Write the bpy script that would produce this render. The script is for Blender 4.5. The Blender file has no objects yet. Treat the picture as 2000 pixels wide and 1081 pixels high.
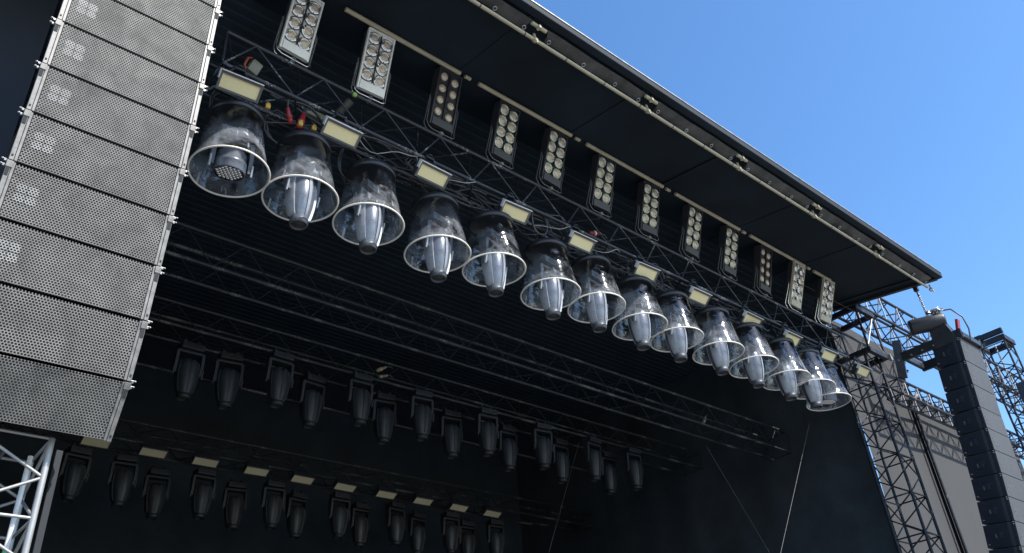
import bpy, bmesh, math, random
from mathutils import Vector, Matrix, Euler

rnd = random.Random(7)
R = math.radians
scene = bpy.context.scene
COL = scene.collection

# ------------------------------------------------------------------ materials
def nd(nt, t, **kw):
    n = nt.nodes.new(t)
    for k, v in kw.items():
        setattr(n, k, v)
    return n

def mat(name, col, rough=0.5, metal=0.0, var=0.25, scale=8.0, bump=0.0, bscale=60.0,
        chip=0.0, chipcol=(0.5, 0.5, 0.48), spec=0.5, stretch=(1, 1, 1)):
    m = bpy.data.materials.new(name)
    m.use_nodes = True
    nt = m.node_tree
    b = nt.nodes['Principled BSDF']
    b.inputs['Roughness'].default_value = rough
    b.inputs['Metallic'].default_value = metal
    b.inputs['Specular IOR Level'].default_value = spec
    tc = nd(nt, 'ShaderNodeTexCoord')
    mp = nd(nt, 'ShaderNodeMapping')
    mp.inputs['Scale'].default_value = stretch
    nt.links.new(tc.outputs['Object'], mp.inputs['Vector'])
    no = nd(nt, 'ShaderNodeTexNoise')
    no.inputs['Scale'].default_value = scale
    no.inputs['Detail'].default_value = 6
    no.inputs['Roughness'].default_value = 0.65
    nt.links.new(mp.outputs[0], no.inputs['Vector'])
    ra = nd(nt, 'ShaderNodeValToRGB')
    ra.color_ramp.elements[0].position = 0.3
    ra.color_ramp.elements[1].position = 0.72
    ra.color_ramp.elements[0].color = (*[c * (1 - var) for c in col], 1)
    ra.color_ramp.elements[1].color = (*[min(1, c * (1 + var)) for c in col], 1)
    nt.links.new(no.outputs['Fac'], ra.inputs['Fac'])
    out = ra.outputs['Color']
    if chip > 0:
        n2 = nd(nt, 'ShaderNodeTexNoise')
        n2.inputs['Scale'].default_value = 42
        n2.inputs['Detail'].default_value = 5
        n2.inputs['Roughness'].default_value = 0.7
        nt.links.new(tc.outputs['Object'], n2.inputs['Vector'])
        n3 = nd(nt, 'ShaderNodeTexNoise')
        n3.inputs['Scale'].default_value = 2.3
        nt.links.new(tc.outputs['Object'], n3.inputs['Vector'])
        ad = nd(nt, 'ShaderNodeMath', operation='MULTIPLY')
        nt.links.new(n2.outputs['Fac'], ad.inputs[0])
        nt.links.new(n3.outputs['Fac'], ad.inputs[1])
        th = nd(nt, 'ShaderNodeMapRange')
        th.inputs['From Min'].default_value = 0.36 - chip * 0.1
        th.inputs['From Max'].default_value = 0.385 - chip * 0.1
        nt.links.new(ad.outputs[0], th.inputs['Value'])
        mx = nd(nt, 'ShaderNodeMix', data_type='RGBA')
        nt.links.new(th.outputs[0], mx.inputs['Factor'])
        nt.links.new(out, mx.inputs['A'])
        mx.inputs['B'].default_value = (*chipcol, 1)
        out = mx.outputs['Result']
    nt.links.new(out, b.inputs['Base Color'])
    rr = nd(nt, 'ShaderNodeMapRange')
    rr.inputs['To Min'].default_value = max(0.03, rough - 0.1)
    rr.inputs['To Max'].default_value = min(1, rough + 0.12)
    nt.links.new(no.outputs['Fac'], rr.inputs['Value'])
    nt.links.new(rr.outputs[0], b.inputs['Roughness'])
    if bump > 0:
        nb = nd(nt, 'ShaderNodeTexNoise')
        nb.inputs['Scale'].default_value = bscale
        nb.inputs['Detail'].default_value = 4
        nt.links.new(mp.outputs[0], nb.inputs['Vector'])
        bp = nd(nt, 'ShaderNodeBump')
        bp.inputs['Strength'].default_value = bump
        bp.inputs['Distance'].default_value = 0.01
        nt.links.new(nb.outputs['Fac'], bp.inputs['Height'])
        nt.links.new(bp.outputs[0], b.inputs['Normal'])
    return m

def hex_grille(name, colA, colB, pitch=0.024, rad=0.39, rough=0.45, metal=0.3):
    """perforated sheet: real see-through holes on a hexagonal lattice"""
    m = bpy.data.materials.new(name)
    m.use_nodes = True
    nt = m.node_tree
    L = nt.links.new
    b = nt.nodes['Principled BSDF']
    out = nt.nodes['Material Output']
    b.inputs['Metallic'].default_value = metal
    b.inputs['Roughness'].default_value = rough
    b.inputs['Specular IOR Level'].default_value = 0.3
    tc = nd(nt, 'ShaderNodeTexCoord')
    sp = nd(nt, 'ShaderNodeSeparateXYZ')
    L(tc.outputs['Object'], sp.inputs[0])
    cb = nd(nt, 'ShaderNodeCombineXYZ')
    L(sp.outputs['X'], cb.inputs['X'])
    L(sp.outputs['Z'], cb.inputs['Y'])
    sc = nd(nt, 'ShaderNodeVectorMath', operation='SCALE')
    L(cb.outputs[0], sc.inputs[0])
    sc.inputs['Scale'].default_value = 1 / pitch
    h = math.sqrt(3) / 2
    ds = []
    for off in ((0, 0, 0), (0.5, h, 0)):
        a = nd(nt, 'ShaderNodeVectorMath', operation='ADD')
        L(sc.outputs[0], a.inputs[0])
        a.inputs[1].default_value = off
        w = nd(nt, 'ShaderNodeVectorMath', operation='WRAP')
        L(a.outputs[0], w.inputs[0])
        w.inputs[1].default_value = (0.5, h, 1)
        w.inputs[2].default_value = (-0.5, -h, -1)
        ln = nd(nt, 'ShaderNodeVectorMath', operation='LENGTH')
        L(w.outputs[0], ln.inputs[0])
        ds.append(ln.outputs['Value'])
    mn = nd(nt, 'ShaderNodeMath', operation='MINIMUM')
    L(ds[0], mn.inputs[0])
    L(ds[1], mn.inputs[1])
    lt = nd(nt, 'ShaderNodeMath', operation='LESS_THAN')
    L(mn.outputs[0], lt.inputs[0])
    lt.inputs[1].default_value = rad
    # dust: broad clouds and streaks, different on every cabinet
    oi = nd(nt, 'ShaderNodeObjectInfo')
    mul = nd(nt, 'ShaderNodeMath', operation='MULTIPLY')
    L(oi.outputs['Random'], mul.inputs[0])
    mul.inputs[1].default_value = 37
    no = nd(nt, 'ShaderNodeTexNoise', noise_dimensions='4D')
    no.inputs['Scale'].default_value = 4.2
    no.inputs['Detail'].default_value = 7
    no.inputs['Roughness'].default_value = 0.62
    no.inputs['Distortion'].default_value = 0.6
    L(tc.outputs['Object'], no.inputs['Vector'])
    L(mul.outputs[0], no.inputs['W'])
    ra = nd(nt, 'ShaderNodeValToRGB')
    ra.color_ramp.elements[0].position = 0.34
    ra.color_ramp.elements[1].position = 0.68
    ra.color_ramp.elements[0].color = (*colA, 1)
    ra.color_ramp.elements[1].color = (*colB, 1)
    L(no.outputs['Fac'], ra.inputs['Fac'])
    L(ra.outputs['Color'], b.inputs['Base Color'])
    tr = nd(nt, 'ShaderNodeBsdfTransparent')
    mx = nd(nt, 'ShaderNodeMixShader')
    L(lt.outputs[0], mx.inputs[0])
    L(b.outputs[0], mx.inputs[1])
    L(tr.outputs[0], mx.inputs[2])
    L(mx.outputs[0], out.inputs['Surface'])
    return m

def dome_plastic():
    m = bpy.data.materials.new('scratched_clear_plastic')
    m.use_nodes = True
    nt = m.node_tree
    L = nt.links.new
    nt.nodes.remove(nt.nodes['Principled BSDF'])
    out = nt.nodes['Material Output']
    tc = nd(nt, 'ShaderNodeTexCoord')
    oi = nd(nt, 'ShaderNodeObjectInfo')
    mul = nd(nt, 'ShaderNodeMath', operation='MULTIPLY')
    L(oi.outputs['Random'], mul.inputs[0])
    mul.inputs[1].default_value = 53
    # scratches and dust
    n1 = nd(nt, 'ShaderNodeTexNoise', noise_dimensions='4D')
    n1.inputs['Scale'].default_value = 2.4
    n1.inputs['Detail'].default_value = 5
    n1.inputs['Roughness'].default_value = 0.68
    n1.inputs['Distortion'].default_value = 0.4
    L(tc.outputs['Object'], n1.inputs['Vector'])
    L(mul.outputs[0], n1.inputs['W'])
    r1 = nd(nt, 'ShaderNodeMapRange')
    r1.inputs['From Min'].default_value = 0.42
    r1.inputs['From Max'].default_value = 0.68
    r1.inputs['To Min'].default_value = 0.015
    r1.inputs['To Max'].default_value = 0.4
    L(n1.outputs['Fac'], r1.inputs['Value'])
    mp = nd(nt, 'ShaderNodeMapping')
    mp.inputs['Scale'].default_value = (26, 26, 5)
    mp.inputs['Rotation'].default_value = (0.5, 0.3, 0)
    L(tc.outputs['Object'], mp.inputs['Vector'])
    n2 = nd(nt, 'ShaderNodeTexNoise', noise_dimensions='4D')
    n2.inputs['Scale'].default_value = 1.0
    n2.inputs['Detail'].default_value = 6
    L(mp.outputs[0], n2.inputs['Vector'])
    L(mul.outputs[0], n2.inputs['W'])
    r2 = nd(nt, 'ShaderNodeMapRange')
    r2.inputs['From Min'].default_value = 0.585
    r2.inputs['From Max'].default_value = 0.7
    r2.inputs['To Max'].default_value = 0.34
    L(n2.outputs['Fac'], r2.inputs['Value'])
    ad0 = nd(nt, 'ShaderNodeMath', operation='ADD')
    L(r1.outputs[0], ad0.inputs[0])
    L(r2.outputs[0], ad0.inputs[1])
    # scatter fades upward: the roof's shade on the upper dome put into the material
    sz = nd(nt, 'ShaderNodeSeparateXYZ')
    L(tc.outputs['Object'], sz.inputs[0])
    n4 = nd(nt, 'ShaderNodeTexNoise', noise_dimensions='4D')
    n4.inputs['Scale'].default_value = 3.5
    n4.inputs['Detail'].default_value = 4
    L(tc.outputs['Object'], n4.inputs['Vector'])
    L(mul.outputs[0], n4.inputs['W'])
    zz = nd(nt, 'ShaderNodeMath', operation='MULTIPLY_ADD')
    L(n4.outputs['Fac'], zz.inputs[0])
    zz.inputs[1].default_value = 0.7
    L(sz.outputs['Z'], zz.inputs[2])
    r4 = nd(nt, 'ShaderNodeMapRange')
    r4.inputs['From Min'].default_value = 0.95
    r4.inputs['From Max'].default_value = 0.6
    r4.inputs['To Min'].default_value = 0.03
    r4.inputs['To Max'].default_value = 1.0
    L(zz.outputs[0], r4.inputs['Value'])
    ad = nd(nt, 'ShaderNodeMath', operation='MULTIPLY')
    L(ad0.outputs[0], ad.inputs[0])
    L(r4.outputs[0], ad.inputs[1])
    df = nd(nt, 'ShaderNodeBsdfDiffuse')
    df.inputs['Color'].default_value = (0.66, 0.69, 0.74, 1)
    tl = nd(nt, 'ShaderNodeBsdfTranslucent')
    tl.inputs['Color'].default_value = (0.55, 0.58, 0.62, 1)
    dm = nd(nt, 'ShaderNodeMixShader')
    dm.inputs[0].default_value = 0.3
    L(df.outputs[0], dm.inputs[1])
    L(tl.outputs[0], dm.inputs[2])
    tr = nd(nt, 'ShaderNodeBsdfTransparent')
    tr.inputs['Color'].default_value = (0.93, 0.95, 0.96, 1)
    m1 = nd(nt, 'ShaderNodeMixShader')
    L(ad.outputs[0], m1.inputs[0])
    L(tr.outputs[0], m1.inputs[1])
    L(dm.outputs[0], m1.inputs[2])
    # warped gloss
    n3 = nd(nt, 'ShaderNodeTexNoise', noise_dimensions='4D')
    n3.inputs['Scale'].default_value = 3.6
    n3.inputs['Detail'].default_value = 2.5
    n3.inputs['Distortion'].default_value = 1.6
    L(tc.outputs['Object'], n3.inputs['Vector'])
    L(mul.outputs[0], n3.inputs['W'])
    bp = nd(nt, 'ShaderNodeBump')
    bp.inputs['Strength'].default_value = 0.5
    bp.inputs['Distance'].default_value = 0.03
    L(n3.outputs['Fac'], bp.inputs['Height'])
    gl = nd(nt, 'ShaderNodeBsdfGlossy')
    gl.inputs['Roughness'].default_value = 0.09
    gl.inputs['Color'].default_value = (0.95, 0.97, 1, 1)
    L(bp.outputs[0], gl.inputs['Normal'])
    lf = nd(nt, 'ShaderNodeLayerWeight')
    lf.inputs['Blend'].default_value = 0.5
    pw = nd(nt, 'ShaderNodeMath', operation='POWER')
    L(lf.outputs['Facing'], pw.inputs[0])
    pw.inputs[1].default_value = 5
    lw = nd(nt, 'ShaderNodeMath', operation='MULTIPLY_ADD')
    L(pw.outputs[0], lw.inputs[0])
    lw.inputs[1].default_value = 0.85
    lw.inputs[2].default_value = 0.075
    m2 = nd(nt, 'ShaderNodeMixShader')
    L(lw.outputs[0], m2.inputs[0])
    L(m1.outputs[0], m2.inputs[1])
    L(gl.outputs[0], m2.inputs[2])
    L(m2.outputs[0], out.inputs['Surface'])
    return m

M = {}
M['black_paint'] = mat('black_truss_paint', (0.022, 0.025, 0.031), 0.4, 0.0, 0.3, 6, chip=0.3, chipcol=(0.3, 0.3, 0.29))
M['black_clean'] = mat('black_steel', (0.018, 0.021, 0.026), 0.45, 0.0, 0.3, 7)
M['black_rear'] = mat('worn_black_paint', (0.012, 0.0135, 0.015), 0.55, 0.0, 0.4, 5, chip=0.5, chipcol=(0.11, 0.11, 0.095))
M['tower_paint'] = mat('satin_black_tower_paint', (0.015, 0.017, 0.023), 0.5, 0.0, 0.3, 5, chip=0.15, chipcol=(0.2, 0.2, 0.2), spec=0.25)
M['brace_metal'] = mat('bare_brace_metal', (0.42, 0.42, 0.42), 0.4, 0.6, 0.25, 6)
M['alu'] = mat('scuffed_aluminium', (0.33, 0.325, 0.315), 0.38, 0.5, 0.22, 9, bump=0.15, bscale=40, stretch=(1, 1, 0.4))
M['alu_tube'] = mat('bare_aluminium_tube', (0.3, 0.3, 0.295), 0.4, 0.3, 0.15, 5, bump=0.1, bscale=30)
M['rail'] = mat('pale_rigging_rail', (0.175, 0.17, 0.162), 0.5, 0.15, 0.35, 14, chip=0.25, chipcol=(0.12, 0.115, 0.1))
M['grille'] = hex_grille('perforated_grille_dusty', (0.115, 0.112, 0.106), (0.245, 0.238, 0.222), rough=0.62, metal=0.0)
M['mark'] = hex_grille('perforated_grille_polished', (0.21, 0.21, 0.205), (0.32, 0.315, 0.3), rad=0.355, rough=0.55, metal=0.0)
M['foam'] = mat('black_foam', (0.028, 0.029, 0.03), 0.95, 0, 0.2, 30)
M['cab'] = mat('navy_black_cabinet_paint', (0.016, 0.02, 0.03), 0.5, 0, 0.25, 5, bump=0.25, bscale=140, spec=0.3)
M['cab_dark_grille'] = mat('dark_grey_grille', (0.044, 0.044, 0.046), 0.6, 0.0, 0.2, 3.5, bump=0.3, bscale=220)
M['cab_mark'] = mat('dark_grey_grille_worn', (0.065, 0.065, 0.067), 0.6, 0, 0.2, 8)
M['roof'] = mat('black_roof_sheet', (0.0095, 0.0165, 0.024), 0.75, 0, 0.4, 0.9, bump=0.4, bscale=2.5, spec=0.25)
M['roof_rib'] = mat('black_roof_ribs', (0.02, 0.032, 0.044), 0.8, 0, 0.3, 1.5, spec=0.2)
M['tarp'] = mat('grey_black_tarpaulin', (0.036, 0.034, 0.029), 0.5, 0, 0.8, 5.0, bump=0.8, bscale=7)
M['beige_pipe'] = mat('beige_pipe', (0.4, 0.345, 0.23), 0.55, 0, 0.15, 4)
M['cream'] = mat('cream_diffuser', (0.8, 0.7, 0.39), 0.55, 0, 0.05, 60, bump=0.3, bscale=160)
M['cream_rear'] = mat('cream_reflector', (0.85, 0.76, 0.48), 0.5, 0, 0.06, 50, bump=0.2, bscale=140)
M['white'] = mat('white_enamel', (0.7, 0.7, 0.68), 0.4, 0, 0.1, 9)
M['silver_box'] = mat('silver_lamp_housing', (0.78, 0.78, 0.72), 0.45, 0.0, 0.12, 6, bump=0.1)
M['chrome'] = mat('chrome_bezel', (0.8, 0.8, 0.78), 0.16, 0.9, 0.1, 10)
M['pale_ring'] = mat('pale_bezel', (0.62, 0.64, 0.52), 0.28, 0.5, 0.12, 10)
M['lamp_glass'] = mat('frosted_amber_lamp', (0.6, 0.5, 0.37), 0.28, 0.15, 0.3, 34, bump=0.6, bscale=70)
M['black_box'] = mat('black_lamp_housing', (0.03, 0.032, 0.036), 0.42, 0, 0.3, 8)
M['head'] = mat('grey_moving_head_shell', (0.16, 0.172, 0.2), 0.28, 0.3, 0.2, 6, bump=0.08, bscale=50)
M['head_dark'] = mat('grey_moving_head_shell_shaded', (0.034, 0.039, 0.045), 0.42, 0.0, 0.25, 6)  # grey shell darkened for the rear rows, stage shade put into the colour
M['fin'] = mat('pale_grey_side_cover', (0.3, 0.315, 0.345), 0.36, 0.1, 0.2, 8)
M['yoke'] = mat('dark_grey_yoke', (0.08, 0.086, 0.096), 0.42, 0.1, 0.25, 7)
M['yoke_dark'] = mat('dark_grey_yoke_shaded', (0.014, 0.017, 0.02), 0.55, 0, 0.25, 7)  # same yoke for the rear rows, the dim interior painted into its colour
M['lens'] = mat('dark_lens', (0.05, 0.05, 0.05), 0.08, 0, 0.1, 4)
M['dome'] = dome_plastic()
M['dome_rim'] = mat('cream_dome_rim', (0.8, 0.75, 0.66), 0.35, 0, 0.08, 12)
M['collar'] = mat('black_dome_collar', (0.02, 0.022, 0.026), 0.35, 0, 0.3, 9)
M['tape'] = mat('grey_tape', (0.42, 0.42, 0.4), 0.5, 0, 0.2, 14)
M['rear_lattice'] = mat('dull_black_lattice', (0.01, 0.012, 0.014), 0.6, 0, 0.3, 7, spec=0.3)
M['lamp_frame'] = mat('grey_lamp_frame', (0.085, 0.088, 0.088), 0.45, 0, 0.2, 8)
M['yoke_tube'] = mat('grey_yoke_tube', (0.13, 0.14, 0.155), 0.35, 0.3, 0.2, 8)
M['cream_box'] = mat('cream_lamp_housing', (0.52, 0.48, 0.36), 0.5, 0.0, 0.15, 6, bump=0.1)
M['drape'] = mat('black_drape', (0.026, 0.036, 0.045), 0.95, 0, 0.35, 1.2, bump=0.3, bscale=6)
M['scrim'] = mat('dark_grey_scrim', (0.037, 0.0375, 0.039), 0.9, 0, 0.1, 0.8, bump=0.25, bscale=3)
M['scrim_dark'] = mat('navy_scrim', (0.02, 0.027, 0.042), 0.9, 0, 0.15, 0.8)
M['cable'] = mat('black_cable', (0.045, 0.045, 0.048), 0.38, 0, 0.2, 8)
M['cable_grey'] = mat('grey_cable', (0.35, 0.35, 0.33), 0.5, 0, 0.2, 8)
M['wire'] = mat('steel_wire', (0.11, 0.11, 0.11), 0.5, 0.3, 0.2, 10)
M['chain'] = mat('steel_chain', (0.4, 0.4, 0.4), 0.35, 0.8, 0.2, 10)
M['red'] = mat('red_plastic', (0.3, 0.022, 0.025), 0.4, 0, 0.2, 12)
M['yellow'] = mat('yellow_plastic', (0.5, 0.3, 0.05), 0.45, 0, 0.2, 12)
M['orange'] = mat('orange_plastic', (0.35, 0.06, 0.025), 0.45, 0, 0.2, 12)
M['green'] = mat('green_tape', (0.1, 0.45, 0.2), 0.5, 0, 0.2, 12)
M['lime'] = mat('lime_green_tape', (0.22, 0.38, 0.08), 0.5, 0, 0.2, 12)
M['khaki'] = mat('khaki_grey_box', (0.22, 0.22, 0.17), 0.5, 0, 0.2, 12)
M['sticker'] = mat('white_sticker', (0.72, 0.72, 0.72), 0.5, 0, 0.1, 12)
M['post'] = mat('slate_grey_post', (0.022, 0.026, 0.032), 0.6, 0, 0.12, 5, spec=0.2)
M['ground'] = mat('dry_field', (0.235, 0.24, 0.24), 0.95, 0, 0.3, 0.35, bump=0.4, bscale=9)
M['deck'] = mat('black_stage_deck', (0.03, 0.03, 0.03), 0.6, 0, 0.3, 2)

# ------------------------------------------------------------------ mesh builder
class MB:
    def __init__(self, xf=None):
        self.v, self.f, self.s = [], [], []
        self.xf = xf or Matrix.Identity(4)

    def add(self, vs, fs, smooth=False):
        o = len(self.v)
        for p in vs:
            self.v.append(tuple(self.xf @ Vector(p)))
        for q in fs:
            self.f.append(tuple(i + o for i in q))
            self.s.append(smooth)
        return self

    def box(self, c, s, rot=None, ch=0.0):
        hx, hy, hz = s[0] / 2, s[1] / 2, s[2] / 2
        m = Euler(rot).to_matrix() if rot else Matrix.Identity(3)
        if ch <= 0:
            P = [(x, y, z) for z in (-hz, hz) for y in (-hy, hy) for x in (-hx, hx)]
            F = [(0, 2, 3, 1), (4, 5, 7, 6), (0, 1, 5, 4), (2, 6, 7, 3), (0, 4, 6, 2), (1, 3, 7, 5)]
        else:
            bm = bmesh.new()
            bmesh.ops.create_cube(bm, size=1.0)
            for v in bm.verts:
                v.co = Vector((v.co.x * s[0], v.co.y * s[1], v.co.z * s[2]))
            bmesh.ops.bevel(bm, geom=bm.edges[:], offset=ch, segments=2, profile=0.6, affect='EDGES')
            bm.verts.index_update()
            P = [tuple(v.co) for v in bm.verts]
            F = [tuple(v.index for v in f.verts) for f in bm.faces]
            bm.free()
        P = [m @ Vector(p) + Vector(c) for p in P]
        return self.add(P, F)

    def tube(self, a, b, r, n=8, r2=None):
        return self.path([a, b], r, n, r2)

    def path(self, pts, r, n=6, r2=None, closed=False):
        pts = [Vector(p) for p in pts]
        k = len(pts)
        vs, fs = [], []
        up = None
        for i, p in enumerate(pts):
            if closed:
                t = pts[(i + 1) % k] - pts[i - 1]
            else:
                t = pts[min(i + 1, k - 1)] - pts[max(i - 1, 0)]
            t = t.normalized() if t.length > 1e-9 else Vector((0, 0, 1))
            if up is None:
                up = t.orthogonal().normalized()
            up = (up - t * up.dot(t))
            up = up.normalized() if up.length > 1e-6 else t.orthogonal().normalized()
            w = t.cross(up)
            rr = r if r2 is None else r + (r2 - r) * i / (k - 1)
            for j in range(n):
                a = 2 * math.pi * j / n
                vs.append(p + up * (math.cos(a) * rr) + w * (math.sin(a) * rr))
        rng = k if closed else k - 1
        for i in range(rng):
            i2 = (i + 1) % k
            for j in range(n):
                j2 = (j + 1) % n
                fs.append((i * n + j, i * n + j2, i2 * n + j2, i2 * n + j))
        self.add(vs, fs, True)
        if not closed:
            self.add(vs[:n], [tuple(reversed(range(n)))])
            self.add(vs[-n:], [tuple(range(n))])
        return self

    def lathe(self, prof, n=32, c=(0, 0, 0), a0=0, a1=360, sx=1.0, sy=1.0, smooth=True):
        full = abs(a1 - a0) >= 360
        cnt = n if full else n + 1
        vs, fs = [], []
        for (r, z) in prof:
            for j in range(cnt):
                a = R(a0 + (a1 - a0) * j / n)
                vs.append((c[0] + r * math.cos(a) * sx, c[1] + r * math.sin(a) * sy, c[2] + z))
        for i in range(len(prof) - 1):
            for j in range(n):
                j2 = (j + 1) % cnt
                fs.append((i * cnt + j, i * cnt + j2, (i + 1) * cnt + j2, (i + 1) * cnt + j))
        return self.add(vs, fs, smooth)

    def disc(self, c, r, n=24, flip=False):
        vs = [(c[0] + r * math.cos(2 * math.pi * j / n), c[1] + r * math.sin(2 * math.pi * j / n), c[2]) for j in range(n)]
        f = tuple(range(n))
        return self.add(vs, [tuple(reversed(f)) if flip else f])

    def torus(self, c, Rr, r, n=48, k=8, sx=1.0):
        pts = [(c[0] + Rr * math.cos(2 * math.pi * j / n) * sx, c[1] + Rr * math.sin(2 * math.pi * j / n), c[2]) for j in range(n)]
        return self.path(pts, r, k, closed=True)

    def grid(self, fn, nu, nv, smooth=True):
        vs = [fn(i / nu, j / nv) for j in range(nv + 1) for i in range(nu + 1)]
        fs = [(j * (nu + 1) + i, j * (nu + 1) + i + 1, (j + 1) * (nu + 1) + i + 1, (j + 1) * (nu + 1) + i) for j in range(nv) for i in range(nu)]
        return self.add(vs, fs, smooth)

    def mesh(self, name, m):
        me = bpy.data.meshes.new(name)
        me.from_pydata(self.v, [], self.f)
        me.polygons.foreach_set('use_smooth', self.s)
        me.materials.append(M[m])
        me.update()
        return me

    def build(self, name, m, parent=None):
        o = bpy.data.objects.new(name, self.mesh(name, m))
        COL.objects.link(o)
        if parent is not None:
            o.parent = parent
        return o

def thing(name, label, cat, loc=(0, 0, 0), rot=(0, 0, 0), group=None):
    o = bpy.data.objects.new(name, None)
    COL.objects.link(o)
    o.empty_display_size = 0.1
    o.location = loc
    o.rotation_euler = rot
    tag(o, label, cat, group)
    return o

def tag(o, label, cat, group=None):
    o['label'] = label
    o['category'] = cat
    if group:
        o['group'] = group
    return o

def struct(o):
    o['kind'] = 'structure'
    return o

def copy_tree(o, parent=None):
    c = o.copy()
    COL.objects.link(c)
    if parent is not None:
        c.parent = parent
    for ch in list(o.children):
        copy_tree(ch, c)
    return c

ORD = ['first', 'second', 'third', 'fourth', 'fifth', 'sixth', 'seventh', 'eighth', 'ninth', 'tenth', 'eleventh', 'twelfth', 'thirteenth', 'fourteenth', 'fifteenth']

def rx(a):
    return Matrix.Rotation(a, 4, 'X')

# ------------------------------------------------------------------ camera  (heights are measured from the eye; ground is 1.7 m lower)
cam = bpy.data.cameras.new('camera')
cam.sensor_width = 36
cam.lens = 36 * 1619.7 / 2000
cam.clip_start = 0.05
cam.clip_end = 3000
co = bpy.data.objects.new('camera', cam)
COL.objects.link(co)
right = Vector((0.75913, -0.64689, -0.07324)).normalized()
fwd = Vector((0.57592, 0.61455, 0.53922)).normalized()
right = (right - fwd * right.dot(fwd)).normalized()
upv = right.cross(fwd)
m3 = Matrix((right, upv, -fwd)).transposed()
co.matrix_world = m3.to_4x4()
scene.camera = co

# ------------------------------------------------------------------ light
SUNV = Vector((0.30, -0.90, 0.99)).normalized()          # towards the sun
world = bpy.data.worlds.new('World')
scene.world = world
world.use_nodes = True
wt = world.node_tree
bg = wt.nodes['Background']
sky = wt.nodes.new('ShaderNodeTexSky')
sky.sky_type = 'NISHITA'
sky.sun_disc = False
sky.sun_elevation = math.asin(SUNV.z)
sky.sun_rotation = math.atan2(SUNV.x, SUNV.y)
sky.altitude = 100
sky.air_density = 1.0
sky.dust_density = 0.6
sky.ozone_density = 2.5
hs = wt.nodes.new('ShaderNodeHueSaturation')
hs.inputs['Saturation'].default_value = 1.2
wt.links.new(sky.outputs[0], hs.inputs['Color'])
wt.links.new(hs.outputs[0], bg.inputs['Color'])
bg.inputs['Strength'].default_value = 0.15
sl = bpy.data.lights.new('sun', 'SUN')
sl.energy = 4.4
sl.angle = R(0.53)
sl.color = (1.0, 0.955, 0.88)
so = bpy.data.objects.new('sun', sl)
COL.objects.link(so)
so.rotation_euler = SUNV.to_track_quat('Z', 'Y').to_euler()
scene.view_settings.view_transform = 'Standard'
scene.view_settings.look = 'None'
scene.view_settings.exposure = 0.95
scene.cycles.max_bounces = 10
scene.cycles.transparent_max_bounces = 24
scene.cycles.caustics_reflective = False
scene.cycles.caustics_refractive = False

# ------------------------------------------------------------------ ground and stage deck
g = MB().grid(lambda u, v: (-400 + 800 * u, -400 + 800 * v, -1.7), 8, 8, False).build('ground', 'ground')
struct(g)
dk = MB().box((9.2, 13.2, -0.85), (17.6, 11.6, 1.68), ch=0.02).build('stage_deck', 'deck')
struct(dk)

# ------------------------------------------------------------------ roof
BEAMX = [1.01 + 2.27 * i for i in range(8)]               # 1.01 ... 16.9
XL, XR = -4.0, 17.2
def zroof(y):
    return 8.90 + 0.165 * (y - 5.0)
roof = thing('stage_roof', 'black stage roof with beige eave pipes and a tarpaulin trimmed front edge', 'roof', (0, 0, 0))
mb = MB()
mb.grid(lambda u, v: (XL + (XR - XL) * u, 5.06 + 2.3 * v, zroof(5.06 + 2.3 * v) + 0.012 * math.sin(u * 40) * math.sin(v * 3.1)), 80, 8)
mb.build('soffit', 'roof', roof)
mb = MB()
# trapezoid ribs running along the stage
ys, zs = [], []
y = 7.36
k = 0
while y < 20.2:
    zz = zroof(7.36) + 0.03 * (y - 7.36)
    for dy, dz in ((0, 0), (0.07, 0), (0.085, 0.02), (0.155, 0.02)):
        ys.append(y + dy)
        zs.append(zz + dz)
    y += 0.17
n = len(ys)
vs = [(XL, ys[i], zs[i]) for i in range(n)] + [(XR, ys[i], zs[i]) for i in range(n)]
mb.add(vs, [(i, i + 1, n + i + 1, n + i) for i in range(n - 1)])
mb.build('corrugated_ceiling', 'roof_rib', roof)
# top sheet, eave beam, end trim
mb = MB()
mb.grid(lambda u, v: (XL + (XR + 0.03 - XL) * u, 4.96 + 15.4 * v, 9.0 + 0.165 * min(2.6, 15.4 * v) + 0.3 * math.sin(v * 3.1) + 0.02 * v), 20, 16)
mb.build('top_sheet', 'scrim_dark', roof)
mb = MB()
mb.box(((XL + XR) / 2, 5.0, 8.915), (XR - XL, 0.12, 0.11), ch=0.015)
mb.build('eave_beam', 'roof', roof)
mb = MB()
mb.box(((XL + XR) / 2, 4.945, 8.982), (XR - XL, 0.03, 0.018))
mb.build('drip_edge', 'alu', roof)
mb = MB()
L_ = 2.4
mb.box((XR - 0.03, 5.05 + L_ / 2, (zroof(5.05) + zroof(5.05 + L_)) / 2 + 0.05), (0.1, math.hypot(L_, 0.165 * L_), 0.2), rot=(math.atan(0.165), 0, 0))
mb.build('end_trim', 'black_clean', roof)
# beams running back
mb = MB()
for x in BEAMX:
    mb.box((x, 6.2, zroof(6.2) - 0.012), (0.09, 2.25, 0.012), rot=(math.atan(0.165), 0, 0))
ob = mb.build('cross_beam', 'roof', roof)
# eave pipe (continuous) with couplers
mb = MB()
mb.tube((XL, 5.2, 8.63), (16.85, 5.2, 8.63), 0.026, 10)
mb.build('eave_pipe', 'beige_pipe', roof)
for x in BEAMX:
    mb = MB()
    mb.xf = Matrix.Translation((x + 0.12, 5.2, 8.63)) @ Matrix.Rotation(R(90), 4, 'Y')
    mb.lathe([(0.028, -0.025), (0.04, -0.025), (0.04, 0.025), (0.028, 0.025)], 14)
    mb.xf = Matrix.Translation((x + 0.12, 5.2, 8.63))
    mb.box((0, 0, 0.07), (0.035, 0.025, 0.1))
    mb.tube((0, -0.03, -0.02), (0, -0.04, -0.07), 0.008, 6)
    mb.box((0, -0.04, -0.075), (0.03, 0.018, 0.014))
    mb.build('pipe_coupler', 'beige_pipe', roof)
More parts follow.
